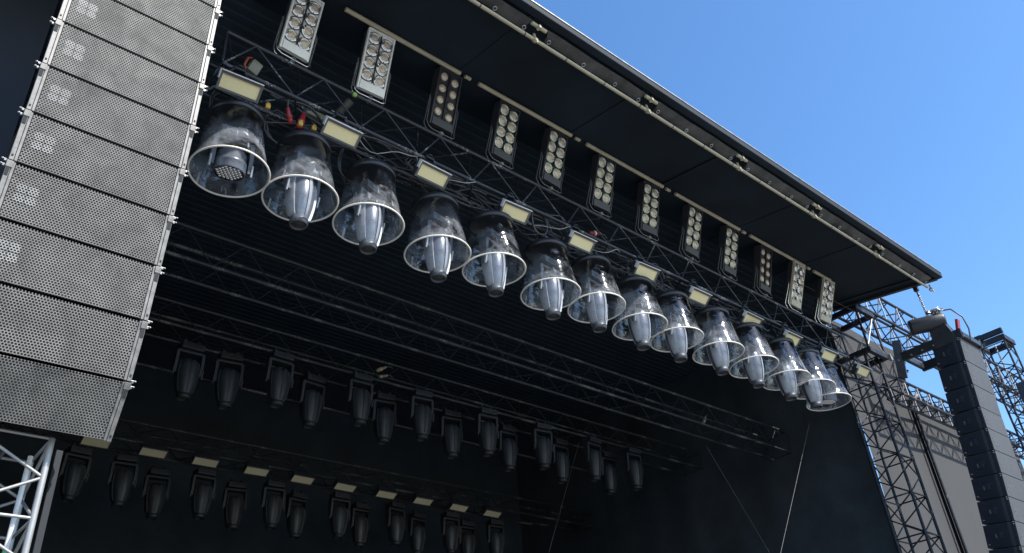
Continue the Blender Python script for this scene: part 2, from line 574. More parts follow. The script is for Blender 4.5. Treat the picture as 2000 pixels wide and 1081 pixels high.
# joints of the pipe as thin dark bands
mb = MB()
x = XL + 0.4
while x < 16.6:
    mb.xf = Matrix.Translation((x, 5.2, 8.63)) @ Matrix.Rotation(R(90), 4, 'Y')
    mb.lathe([(0.0275, -0.008), (0.0275, 0.008)], 12)
    x += 0.757
mb.build('pipe_band', 'black_clean', roof)
# inner pipe, broken at every beam
for i in range(1, len(BEAMX)):
    a = BEAMX[i - 1] + 0.32 if i > 1 else 3.43
    b = BEAMX[i] - 0.03
    if i == 1:
        continue
    if i == len(BEAMX) - 1:
        b = 15.6
    MB().tube((max(a, 3.43), 6.62, zroof(6.62) - 0.055), (b, 6.62, zroof(6.62) - 0.055), 0.034, 10).build('inner_pipe', 'beige_pipe', roof)
    if i < len(BEAMX) - 1:
        MB().tube((BEAMX[i] + 0.06, 6.62, zroof(6.62) - 0.06), (BEAMX[i] + 0.16, 6.62, zroof(6.62) - 0.06), 0.03, 8).build('pipe_stub', 'beige_pipe', roof)
# tarpaulin strips along the eave, with grommets
for i in range(len(BEAMX)):
    x0 = BEAMX[i] + 0.26
    x1 = (BEAMX[i + 1] - 0.02) if i + 1 < len(BEAMX) else XR - 0.05
    if x1 - x0 < 0.1:
        continue
    Lx = x1 - x0
    ph = rnd.random() * 9
    def strip(u, v, x0=x0, Lx=Lx, ph=ph):
        sag = 0.016 * math.sin(u * 11 + ph) + 0.01 * math.sin(u * 27 + ph * 2)
        return (x0 + Lx * u + (0.09 * v if u < 0.001 else 0) - (0.06 * v if u > 0.999 else 0),
                5.065 + 0.155 * v + 0.3 * sag * v, 8.80 - 0.06 * v + sag * (0.4 + v * 0.6))
    mb = MB().grid(strip, 48, 5)
    st = mb.build('tarpaulin_strip', 'tarp', roof)
    mb = MB()
    for t in (0.06, 0.39, 0.72, 0.97):
        p = Vector(strip(t, 0.82))
        mb.xf = Matrix.Translation(p + Vector((0, -0.004, -0.012))) @ rx(R(-22))
        mb.torus((0, 0, 0), 0.026, 0.008, 16, 6)
    mb.build('grommet', 'alu', st)
    # short pipe showing at the joint
    MB().tube((BEAMX[i] - 0.02, 5.09, 8.77), (BEAMX[i] + 0.24, 5.09, 8.77), 0.028, 10).box((BEAMX[i] + 0.1, 5.08, 8.75), (0.04, 0.07, 0.06), ch=0.01).build('eave_pipe_stub', 'beige_pipe', roof)

# ------------------------------------------------------------------ drapes and scrims
def drape(name, label, p0, p1, z0, z1, amp=0.06, freq=2.2, m='drape', lean=0.0):
    p0, p1 = Vector(p0), Vector(p1)
    d = p1 - p0
    Lg = d.length
    nrm = Vector((d.y, -d.x)).normalized()
    ph = rnd.random() * 6
    def fn(u, v):
        q = p0 + d * u
        w = amp * (math.sin(u * Lg * freq + ph) + 0.5 * math.sin(u * Lg * freq * 2.3 + 1.3 * ph)) * (0.5 + 0.5 * (1 - v))
        q = q + nrm * w
        return (q.x, q.y, z0 + (z1 - z0) * v)
    o = MB().grid(fn, max(24, int(Lg * 16)), 6).build(name, m)
    return tag(o, label, 'curtain' if 'drape' in name else 'screen')

drape('back_drape', 'black cloth drape closing off the back of the stage', (0.3, 18.9), (17.9, 18.9), 0.0, 9.9)
drape('side_drape', 'black cloth drape down the far side of the stage behind the lattice tower', (17.15, 19.05), (17.36, 7.72), 0.0, 10.0, amp=0.03)
drape('side_drape', 'black cloth drape at the near side of the stage behind the large speaker stack', (0.95, 8.2), (0.9, 19.05), 0.0, 9.9)
drape('wing_scrim', 'dark navy mesh screen beside the large near speaker stack', (-7.0, 8.6), (0.62, 8.5), -1.6, 9.3, amp=0.05, freq=0.9, m='scrim_dark')

# ------------------------------------------------------------------ trusses
def truss(name, label, axis, a, b, c0, c1, d0, d1, pitch, rc, rl, m='black_paint', lat=None, faces='FBTU', group=None, zig=0.0):
    """box truss. axis 'X': runs a..b in x, cross section y c0..c1, z d0..d1.  axis 'Z': runs in z, section x c0..c1, y d0..d1"""
    base = {'X': (a, (c0 + c1) / 2, d0), 'Z': ((c0 + c1) / 2, (d0 + d1) / 2, a)}[axis]
    t = thing(name, label, 'truss' if axis == 'X' else 'tower', base, group=group)
    off = Vector(base)
    def P(s, i, j):
        c, d = (c0, c1)[i], (d0, d1)[j]
        v = Vector((s, c, d)) if axis == 'X' else Vector((c, d, s))
        return v - off
    for i in (0, 1):
        for j in (0, 1):
            MB().tube(P(a, i, j), P(b, i, j), rc, 10).build('chord', m, t)
    mb = MB()
    nseg = max(1, round((b - a) / pitch))
    st = (b - a) / nseg
    edges = {'F': ((0, 0), (0, 1)), 'B': ((1, 0), (1, 1)), 'T': ((0, 1), (1, 1)), 'U': ((0, 0), (1, 0))}
    for key in faces:
        e0, e1 = edges[key]
        for k in range(nseg):
            s0, s1 = a + k * st, a + (k + 1) * st
            mid = s0 + st * (0.5 + zig)
            mb.tube(P(s0, *e0), P(mid, *e1), rl, 6)
            mb.tube(P(mid, *e1), P(s1, *e0), rl, 6)
    for s in ([a + st * k for k in range(nseg + 1)] if axis == 'Z' else (a, b)):
        for e0, e1 in edges.values():
            mb.tube(P(s, *e0), P(s, *e1), rl, 6)
    mb.build('lattice', lat or m, t)
    return t

T1Y0, T1Y1, TZ0, TZ1 = 7.0, 7.6, 7.55, 8.08
front = truss('lighting_truss', 'black box truss with chipped paint carrying the rain domes and blinder lamps', 'X', 2.25, 16.15, T1Y0, T1Y1, TZ0, TZ1, 0.95, 0.027, 0.013, zig=-0.1)
truss('lighting_truss', 'bare dusty black truss crossing the stage roof behind the rain domes', 'X', 1.6, 17.12, 9.4, 9.9, 6.42, 6.92, 0.85, 0.026, 0.009, m='black_rear', lat='rear_lattice')
truss('lighting_truss', 'middle truss deep in the stage holding the upper dark row of moving lights', 'X', 2.4, 17.12, 11.9, 12.42, 6.85, 7.25, 0.85, 0.026, 0.009, m='black_rear', lat='rear_lattice')
truss('lighting_truss', 'rearmost truss deep in the stage holding cream panels and the lower dark moving lights', 'X', 1.8, 17.12, 15.8, 16.32, 6.42, 6.8, 0.85, 0.026, 0.009, m='black_rear', lat='rear_lattice')
# extra batten behind the middle truss
tag(MB().tube((2.0, 12.9, 6.55), (15.0, 12.9, 6.55), 0.025, 8).build('batten_pipe', 'black_rear'), 'plain dark pipe hanging behind the middle row of moving lights', 'pipe')
# cross pipes under the front truss for the domes
for i, (xa, xb) in enumerate(((2.3, 6.2), (6.25, 10.2), (10.25, 16.1))):
    tag(MB().tube((xa, 7.3, 7.42), (xb, 7.3, 7.42), 0.022, 8).build('batten_pipe', 'black_paint'),
        ['near', 'middle', 'far'][i] + ' length of black pipe under the front truss just above the rain domes', 'pipe')

# ------------------------------------------------------------------ moving lights
HEADPROF = [(0.02, -0.27), (0.10, -0.28), (0.142, -0.31), (0.158, -0.38), (0.163, -0.48), (0.158, -0.58), (0.146, -0.68), (0.128, -0.77), (0.108, -0.845), (0.098, -0.875), (0.098, -0.89)]
def moving_light(wash=False, dark=False, rot=0):
    t = thing('moving_light', '', 'stage light')
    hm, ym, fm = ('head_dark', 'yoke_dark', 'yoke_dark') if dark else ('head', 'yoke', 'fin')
    for s in (-1, 1):
        mb = MB()
        mb.box((s * 0.11, 0, 0.03), (0.045, 0.07, 0.06), ch=0.006)
        mb.torus((s * 0.11, 0, 0.07), 0.03, 0.012, 14, 6)
        mb.build('clamp', 'black_clean', t)
    MB().box((0, 0, -0.06), (0.38, 0.27, 0.115), ch=0.018).box((0, -0.138, -0.06), (0.2, 0.008, 0.05)).build('base', ym, t)
    mb = MB()
    mb.box((0, 0, -0.15), (0.44, 0.15, 0.05), ch=0.015)
    for s in (-1, 1):
        mb.add([(s * 0.185, -0.075, -0.14), (s * 0.235, -0.07, -0.15), (s * 0.235, 0.07, -0.15), (s * 0.185, 0.075, -0.14),
                (s * 0.19, -0.06, -0.36), (s * 0.237, -0.055, -0.36), (s * 0.237, 0.055, -0.36), (s * 0.19, 0.06, -0.36),
                (s * 0.19, -0.035, -0.535), (s * 0.232, -0.03, -0.53), (s * 0.232, 0.03, -0.53), (s * 0.19, 0.035, -0.535)],
               [(0, 1, 5, 4), (1, 2, 6, 5), (2, 3, 7, 6), (3, 0, 4, 7), (4, 5, 9, 8), (5, 6, 10, 9), (6, 7, 11, 10), (7, 4, 8, 11), (8, 9, 10, 11), (0, 3, 2, 1)])
    mb.build('yoke', ym, t)
    for s in (-1, 1):
        MB().box((s * 0.236, -0.035, -0.5), (0.024, 0.034, 0.15), rot=(R(14), 0, 0), ch=0.008).build('lock_lever', fm, t)
    if not wash:
        MB().lathe(HEADPROF, 36, sy=1.05).build('head', hm, t)
        for c in (0, 180, 90, 270):
            w = 24 if c in (0, 180) else 7
            pr = [(r + (0.03 if w > 10 else 0.012), z) for r, z in HEADPROF[2:-2]]
            pr = [(HEADPROF[2][0] - 0.01, HEADPROF[2][1] - 0.01)] + pr + [(HEADPROF[-2][0] - 0.006, HEADPROF[-2][1] + 0.004)]
            mb = MB().lathe(pr, 6, a0=c - w, a1=c + w, sy=1.05)
            for e in (c - w, c + w):            # edge walls
                vs, fs = [], []
                for (r, z), in zip(pr):
                    for rr in (r, r - 0.034):
                        vs.append((rr * math.cos(R(e)), rr * math.sin(R(e)) * 1.05, z))
                for q in range(len(pr) - 1):
                    fs.append((2 * q, 2 * q + 1, 2 * q + 3, 2 * q + 2))
                mb.add(vs, fs)
            mb.build('side_cover', fm, t)
        MB().lathe([(0.097, -0.87), (0.11, -0.875), (0.112, -0.915), (0.104, -0.95), (0.092, -0.955), (0.086, -0.935), (0.08, -0.915)], 30).build('lens_ring', ym, t)
        MB().lathe([(0.09, -0.93), (0.06, -0.94), (0.03, -0.946), (0.001, -0.948)], 26).build('lens', 'lens', t)
    else:
        xf = Matrix.Translation((0, 0, -0.44)) @ Matrix.Rotation(R(10), 4, 'X') @ Matrix.Translation((0, 0, 0.44))
        mb = MB(xf)
        mb.lathe([(0.02, -0.28), (0.13, -0.29), (0.16, -0.33), (0.165, -0.43), (0.178, -0.435), (0.182, -0.47), (0.178, -0.475), (0.18, -0.56), (0.176, -0.575), (0.165, -0.572)], 40)
        mb.build('head', hm, t)
        mb = MB(xf)
        mb.disc((0, 0, -0.562), 0.168, 36, flip=True)
        mb.build('lens_plate', 'black_clean', t)
        mb = MB(xf)
        for q in range(-3, 4):
            for r_ in range(-3, 4):
                if abs(q + r_) > 3:
                    continue
                x = 0.046 * (q + r_ / 2)
                y = 0.046 * r_ * math.sqrt(3) / 2
                mb.lathe([(0.02, -0.562), (0.019, -0.571), (0.012, -0.577), (0.001, -0.579)], 10, c=(x, y, 0))
        mb.build('lens_cluster', 'chrome', t)
    return t

DOMES = [(2.617, 6.279), (3.504, 6.292), (4.45, 6.312), (5.523, 6.275), (6.508, 6.39), (7.592, 6.36), (8.579, 6.45), (9.577, 6.42), (10.519, 6.462), (11.684, 6.53), (12.76, 6.55), (13.819, 6.55), (14.72, 6.58), (15.95, 6.72)]
DY = [7.3] * 13 + [7.62]

def rain_dome():
    t = thing('rain_dome', '', 'rain dome')
    prof = [(0.44, 0.0), (0.425, 0.05), (0.40, 0.16), (0.375, 0.3), (0.352, 0.45), (0.332, 0.6), (0.315, 0.74), (0.306, 0.80)]
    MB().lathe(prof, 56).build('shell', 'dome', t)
    MB().torus((0, 0, 0), 0.44, 0.0115, 72, 8).build('rim', 'dome_rim', t)
    MB().lathe([(0.318, 0.76), (0.326, 0.765), (0.326, 0.835), (0.30, 0.86), (0.12, 0.875), (0.001, 0.876)], 44).build('collar', 'collar', t)
    for a in (20, 160, 270):
        MB().tube((0.2 * math.cos(R(a)), 0.2 * math.sin(R(a)), 0.865), (0.1 * math.cos(R(a)), 0.1 * math.sin(R(a)), 1.1), 0.008, 6).build('hanger', 'black_clean', t)
    def tp(u, v):
        a = R(112 + 5 * u)
        z = 0.01 + 0.14 * v
        r = 0.436 - 0.17 * z
        return (r * math.cos(a), r * math.sin(a), z)
    MB().grid(tp, 4, 4).build('tape_strip', 'tape', t)
    return t

spot0 = moving_light()
wash0 = moving_light(wash=True)
dome0 = rain_dome()
used = {'spot': False, 'wash': False, 'dome': False}
def take(kind, proto):
    if not used[kind]:
        used[kind] = True
        return proto
    return copy_tree(proto)

for i in range(14):
    # slide along the sight line so that the row keeps nearly one height
    (x, z), y = DOMES[i], DY[i]
    k = (6.28 + (z - 6.28) * 0.4) / z if i < 13 else 0.965
    DOMES[i], DY[i] = (x * k, z * k), y * k
for i, (x, z) in enumerate(DOMES):
    y = DY[i]
    d = take('dome', dome0)
    d.location = (x, y, z)
    d.scale = (1, 1, 1.0 - 0.14 * i / 13)
    d.rotation_euler = (R(rnd.uniform(-1.2, 1.2)), R(rnd.uniform(-1.2, 1.2)), R(rnd.uniform(-9, 9)))
    wsh = i in (0, 13)
    if i == 0:
        lb = 'scratched clear rain dome nearest the large speaker stack, over a round wash light'
    elif i == 13:
        lb = 'clear rain dome at the far end of the row, over a round wash light'
    else:
        lb = 'scratched clear rain dome, %s along its row from the large speaker stack' % ORD[i]
    tag(d, lb, 'rain dome', 'clear plastic rain domes under the front truss')
    h = take('wash', wash0) if wsh else take('spot', spot0)
    h.location = (x, y, z + 0.57)
    h.rotation_euler = (0, 0, R(rnd.uniform(-9, 9) + (0 if wsh else 12)))
    if wsh:
        lb = 'round wash light with honeycomb lenses in the rain dome %s' % ('nearest the speaker stack' if i == 0 else 'at the far end')
    else:
        lb = 'grey tapered moving light inside the %s rain dome from the large speaker stack' % ORD[i]
    tag(h, lb, 'stage light', 'moving lights inside the rain domes')

# rear rows
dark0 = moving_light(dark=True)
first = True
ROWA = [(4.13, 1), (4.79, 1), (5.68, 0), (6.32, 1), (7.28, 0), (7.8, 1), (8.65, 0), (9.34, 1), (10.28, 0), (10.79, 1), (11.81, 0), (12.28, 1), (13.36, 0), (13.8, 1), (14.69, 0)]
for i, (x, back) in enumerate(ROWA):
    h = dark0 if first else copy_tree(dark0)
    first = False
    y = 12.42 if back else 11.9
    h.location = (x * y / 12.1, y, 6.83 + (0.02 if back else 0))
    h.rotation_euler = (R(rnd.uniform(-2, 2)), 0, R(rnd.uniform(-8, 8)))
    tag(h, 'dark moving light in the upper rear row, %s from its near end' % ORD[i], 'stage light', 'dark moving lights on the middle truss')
ROWB = [(3.74, 0), (4.59, 0), (5.24, 1), (6.14, 0), (6.83, 1), (7.66, 0), (8.21, 1), (9.25, 0), (9.78, 1), (10.72, 0), (11.34, 1), (12.32, 0), (12.81, 1), (13.74, 0)]
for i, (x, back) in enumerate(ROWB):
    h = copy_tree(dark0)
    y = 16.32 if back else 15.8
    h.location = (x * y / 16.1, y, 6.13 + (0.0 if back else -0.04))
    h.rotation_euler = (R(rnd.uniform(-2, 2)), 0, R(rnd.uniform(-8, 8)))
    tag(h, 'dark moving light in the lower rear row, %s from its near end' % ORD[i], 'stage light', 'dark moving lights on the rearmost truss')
# hanging pipe for the lower row
tag(MB().tube((2.5, 16.05, 6.27), (15, 16.05, 6.27), 0.022, 8).build('batten_pipe', 'black_rear'), 'dark pipe under the rearmost truss just above the lowest moving lights', 'pipe')

# ------------------------------------------------------------------ blinders
def blinder(kind, tilt):
    t = thing('blinder_light', '', 'blinder lamp')
    W, H, D = 0.41, 0.93, 0.11
    hm = {'silver': 'silver_box', 'cream': 'cream_box'}.get(kind, 'black_box')
    X = rx(R(tilt))                       # origin at the bottom edge of the face
    mb = MB(X)
    MB(X).box((0, D / 2 + 0.034, H / 2), (W - 0.004, D, H - 0.004), ch=0.012).build('housing', 'black_box', t)
    mb.box((0, 0.022, H / 2), (W, 0.022, H), ch=0.004)
    mb.box((-W / 2 + 0.012, -0.004, H / 2), (0.024, 0.03, H))
    mb.box((W / 2 - 0.012, -0.004, H / 2), (0.024, 0.03, H))
    mb.box((0, -0.004, H - 0.012), (W - 0.05, 0.03, 0.024))
    mb.build('face_plate', hm, t)
    MB(X).box((0, -0.012, 0.065), (W - 0.052, 0.045, 0.125), ch=0.006).build('bottom_cover', hm, t)
    MB(X).box((0, -0.003, 0.52), (0.012, 0.026, H - 0.2)).build('centre_divider', 'black_clean', t)
    for c in (-1, 1):
        for r_ in range(4):
            px, pz = c * 0.098, 0.225 + r_ * 0.189 + (0.012 if c < 0 else -0.006)
            lx = X @ Matrix.Translation((px, 0, pz)) @ Matrix.Rotation(R(90), 4, 'X') @ Matrix.Rotation(R(rnd.uniform(-6, 6)), 4, 'X') @ Matrix.Rotation(R(rnd.uniform(-6, 6)), 4, 'Y')
            mb = MB(lx)
            if kind == 'bare':
                mb.lathe([(0.06, 0.0), (0.058, 0.012), (0.035, 0.024), (0.001, 0.03)], 26)
                lp = mb.build('lamp', 'lamp_glass', t)
                m2 = MB(lx).lathe([(0.061, 0.0), (0.07, 0.004), (0.083, 0.002), (0.083, -0.01)], 26)
                m2.build('bezel', 'black_box', lp)
            else:
                mb.lathe([(0.056, 0.012), (0.052, 0.02), (0.03, 0.028), (0.001, 0.032)], 26)
                lp = mb.build('lamp', 'lamp_glass', t)
                m2 = MB(lx).lathe([(0.054, 0.014), (0.058, 0.03), (0.065, 0.03), (0.069, 0.02), (0.072, 0.012), (0.084, 0.012), (0.088, 0.004), (0.088, -0.012)], 30)
                MB(lx).lathe([(0.088, 0.001), (0.096, 0.001)], 30).build('socket_gap', 'foam', lp)
                for a in range(3):
                    m2.box((0.084 * math.cos(a * 2.1 + 0.5), 0.084 * math.sin(a * 2.1 + 0.5), 0.012), (0.012, 0.012, 0.012))
                m2.build('bezel', 'chrome' if kind in ('silver', 'cream') else 'pale_ring', lp)
    # double tube yoke under the box, pivoting half way up
    mb = MB()
    pm = X @ Vector((0, D / 2, H * 0.5))
    for dy in (-0.03, 0.035):
        pts = []
        w = W / 2 + 0.04
        pts.append((-w, pm.y, pm.z))
        pts.append((-w - 0.004, pm.y + dy * 0.6, pm.z - 0.1))
        pts.append((-w, dy + 0.03, 0.03))
        pts.append((-w + 0.02, dy + 0.01, -0.08))
        pts.append((-w + 0.07, dy + 0.01, -0.11))
        pts += [(-p[0], p[1], p[2]) for p in reversed(pts)]
        mb.path(pts, 0.008, 6)
    mb.build('yoke', 'chrome' if kind in ('silver', 'cream') else 'yoke_tube', t)
    mb = MB()
    mb.box((0, 0.02, -0.105), (0.05, 0.11, 0.045), ch=0.006)
    mb.tube((-0.01, 0.03, -0.1), (-0.01, 0.03, -0.17), 0.013, 6)
    mb.box((0.0, 0.02, -0.145), (0.07, 0.04, 0.03), ch=0.006)
    mb.build('clamp', 'khaki' if kind not in ('silver', 'cream') else 'chrome', t)
    return t

BL = [3.14, 4.286, 5.478, 6.617, 7.645, 8.789, 10.0, 11.18, 12.331, 13.5, 14.594, 15.727]
KIND = ['silver', 'silver', 'bare', 'ring', 'ring', 'ring', 'ring', 'ring', 'ring', 'bare', 'cream', 'cream']
BLAB = ['silver blinder of eight lamps nearest the large speaker stack, just below the roof',
        'silver blinder of eight lamps, second from the large speaker stack',
        'matt black blinder with eight bare lamps right after the two near silver ones',
        'black blinder with pale ringed lamps, first of the seven alike, nearest the speaker stack',
        'black blinder with pale ringed lamps, second of the seven alike from the speaker stack',
        'black blinder with pale ringed lamps, third of the seven alike from the speaker stack',
        'black blinder with pale ringed lamps, in the middle of the seven alike',
        'black blinder with pale ringed lamps, fifth of the seven alike from the speaker stack',
        'black blinder with pale ringed lamps, sixth of the seven alike from the speaker stack',
        'small looking black blinder with bare lamps before the two far cream ones',
        'cream blinder of eight lamps next to last at the far end',
        'cream blinder of eight lamps last in the row, nearest the lattice tower']
proto = {}
for i, x in enumerate(BL):
    k = KIND[i]
    if k in proto:
        b = copy_tree(proto[k])
    else:
        b = proto[k] = blinder(k, 19.5)
    b.location = (x * 6.9 / 7.0, 6.98, 8.225)
    b.rotation_euler = (R(rnd.uniform(-2, 2)) + (R(3) if i > 9 else 0), R(rnd.uniform(-1, 1)), R(rnd.uniform(-3, 3)))
    tag(b, BLAB[i], 'blinder lamp', 'blinder lamps clamped on top of the front truss')

# ------------------------------------------------------------------ strobe / wash panels
def panel(rear=False):
    t = thing('strobe_panel', '', 'strobe light')
    W, H, D = 0.5, 0.21, 0.11
    til = R(47) if not rear else R(62)
    X = Matrix.Translation((0, 0, -0.14)) @ rx(til)
    MB(X).box((0, D / 2 + 0.012, 0), (W - 0.02, D, H - 0.02), ch=0.012).build('housing', 'black_box', t)
    mb = MB(X)
    fw = 0.026
    if rear:
        fw = 0.012
    mb.box((0, 0, H / 2 - fw / 2), (W, 0.03, fw))
    mb.box((0, 0, -H / 2 + fw / 2), (W, 0.03, fw))
    for s in (-1, 1):
        mb.box((s * (W / 2 - fw / 2), 0, 0), (fw, 0.03, H - 2 * fw))
    mb.build('frame', 'lamp_frame', t)
    MB(X).box((0, 0.004, 0), (W - 2 * fw, 0.012, H - 2 * fw)).build('diffuser', 'cream_rear' if rear else 'cream', t)
    if not rear:
        mb = MB(X)
        mb.box((0, 0.022, H / 2 + 0.014), (W - 0.01, 0.115, 0.012))
        mb.box((-W / 2 - 0.008, 0.0, H / 2 - 0.035), (0.009, 0.07, 0.11))
        mb.build('top_visor', 'white', t)
    mb = MB()
    for s in (-1, 1):
        pv = X @ Vector((s * (W / 2 + 0.0), 0.09, 0))
        mb.path([pv, (pv.x, 0.05, -0.05), (s * 0.12, 0.07, 0.11), (s * 0.05, 0.07, 0.19)], 0.011, 6)
    mb.box((0, 0.07, 0.19), (0.14, 0.05, 0.04), ch=0.006)
    mb.torus((0, 0.07, 0.23), 0.032, 0.012, 14, 6)
    mb.build('bracket', 'black_clean', t)
    return t
ST = [2.403, 3.718, 5.085, 6.511, 7.832, 9.297, 10.661, 12.17, 13.453, 14.739, 16.067]
p0 = panel()
for i, x in enumerate(ST):
    p = p0 if i == 0 else copy_tree(p0)
    p.location = (x * 6.93 / 6.8, 6.90, 7.34 + 0.004 * i)
    p.rotation_euler = (R(rnd.uniform(-3, 3)), R(rnd.uniform(-2, 2)), R(rnd.uniform(-3, 3)))
    lb = 'cream faced strobe panel on the front truss, %s from the large speaker stack' % ORD[i] if i < 10 else 'cream faced strobe panel at the far end of the front truss by the tower'
    tag(p, lb, 'strobe light', 'cream strobe panels on the front truss')
SB = [3.94, 5.0, 6.04, 7.13, 8.19, 9.24, 10.32, 11.35, 12.42, 13.48]
r0 = panel(True)
for i, x in enumerate(SB):
    p = r0 if i == 0 else copy_tree(r0)
    p.location = (x * 15.7 / 15.9, 15.66, 6.35)
    p.rotation_euler = (R(rnd.uniform(-2, 2)), R(rnd.uniform(-1, 1)), R(rnd.uniform(-2, 2)))
    tag(p, 'cream panel deep at the back of the stage, %s from the large speaker stack' % ORD[i], 'strobe light', 'cream panels on the rearmost truss')

# ------------------------------------------------------------------ speaker arrays
def pins(mb, x, s):
    for z in (0.012, -0.035):
        mb.tube((x, 0.03, z), (x + s * 0.045, 0.03, z), 0.006, 6)
        mb.lathe([(0.001, 0), (0.011, 0.004), (0.011, 0.012), (0.001, 0.016)], 8, c=(x + s * 0.04, 0.03, z - 0.009))
        mb.box((x + s * 0.02, 0.03, z - 0.012), (0.016, 0.02, 0.012))

def big_cabinet(W, h, D, rear_h):
    """origin at the top middle of the front face, face towards -Y"""
    t = thing('array_speaker', '', 'loudspeaker')
    g_ = 0.014
    hw = W / 2
    zt, zb = -g_, -h + g_
    zc = -h / 2
    rh = rear_h / 2
    mb = MB()
    f = 0.02
    w2 = hw - 0.01
    w3 = hw - 0.06
    mb.add([(-w2, f, zb), (w2, f, zb), (w2, f, zt), (-w2, f, zt), (-w3, D, zc - rh), (w3, D, zc - rh), (w3, D, zc + rh), (-w3, D, zc + rh)],
           [(0, 3, 2, 1), (4, 5, 6, 7), (0, 1, 5, 4), (3, 7, 6, 2), (0, 4, 7, 3), (1, 2, 6, 5)])
    mb.build('body', 'cab', t)
    MB().box((0, f - 0.004, zc), (W - 0.13, 0.004, h - 2 * g_ - 0.004)).build('foam_backing', 'foam', t)
    # perforated sheet, folded back at top and bottom
    mb = MB()
    gx = hw - 0.066
    mb.add([(-gx, 0, zb), (gx, 0, zb), (gx, 0, zt), (-gx, 0, zt), (-gx, 0.014, zt + 0.003), (gx, 0.014, zt + 0.003), (-gx, 0.014, zb - 0.003), (gx, 0.014, zb - 0.003)],
           [(0, 1, 2, 3), (3, 2, 5, 4), (6, 7, 1, 0)])
    mb.build('grille', 'grille', t)
    mb = MB()
    q = 0.039
    for dx in (-0.043, 0.043):
        for dz in (-0.043, 0.043):
            cx, cz = -hw + 0.195 + dx, zc + 0.0 + dz
            pts = []
            for k in range(16):
                a = 2 * math.pi * k / 16
                ca, sa = math.cos(a), math.sin(a)
                pw = (abs(ca) ** 5 + abs(sa) ** 5) ** (-1 / 5)
                pts.append((cx + q * ca * pw, -0.003, cz + q * sa * pw))
            mb.add(pts, [tuple(range(16))])
    mb.build('emblem', 'mark', t)
    for s in (-1, 1):
        mb = MB()
        xo = s * (hw - 0.03)
        mb.box((xo + s * 0.012, 0.012, zc), (0.034, 0.03, h - 2 * g_ + 0.016), ch=0.003)
        mb.box((xo - s * 0.02, 0.016, zc), (0.022, 0.03, h - 2 * g_ + 0.01), ch=0.003)
        mb.box((xo + s * 0.01, 0.008, -0.035), (0.05, 0.036, 0.06), ch=0.004)
        rl = mb.build('rigging_rail', 'rail', t)
        MB().box((xo + s * 0.012, -0.0055, -0.105), (0.026, 0.004, 0.07)).build('slot', 'foam', rl)
        MB().box((xo + s * 0.012, -0.0045, -h + 0.05), (0.014, 0.003, 0.02)).build('slot', 'foam', rl)
        mb = MB()
        pins(mb, s * (hw - 0.004), s)
        mb.build('rigging_pin', 'alu', rl)
    mb = MB()
    for s in (-1, 1):
        mb.box((s * (hw - 0.028), D * 0.45, zc), (0.012, D * 0.3, 0.1), ch=0.005)
        mb.box((s * (hw - 0.035), D * 0.82, zc), (0.012, 0.05, rear_h * 0.7))
    mb.build('handle', 'black_clean', t)
    return t

LJ = [(5.925, 7.625), (5.945, 7.116), (5.983, 6.601), (6.014, 6.098), (6.062, 5.59), (6.135, 5.11), (6.22, 4.63), (6.315, 4.145), (6.405, 3.648), (6.55, 3.147), (6.79, 2.71)]
c0 = big_cabinet(1.325, 0.505, 0.62, 0.34)
LN = 10
for i in range(LN):
    c = c0 if i == 0 else copy_tree(c0)
    (y1, z1), (y2, z2) = LJ[i], LJ[i + 1]
    tilt = math.atan2(y2 - y1, z1 - z2)
    c.location = (1.135, y1, z1)
    c.rotation_euler = (tilt, 0, 0)
    c.scale = (1, 1, math.hypot(y2 - y1, z2 - z1) / 0.505)
    if i == 0:
        lb = 'topmost grey array speaker of the near stack, cut off by the photo edge'
    elif i == LN - 1:
        lb = 'lowest grey array speaker of the near stack, tilted down most'
    else:
        lb = 'dusty grey perforated array speaker of the near stack, %s up from its lowest' % ORD[LN - 2 - i + 1]
    tag(c, lb, 'loudspeaker', 'grey perforated speakers of the near stack')

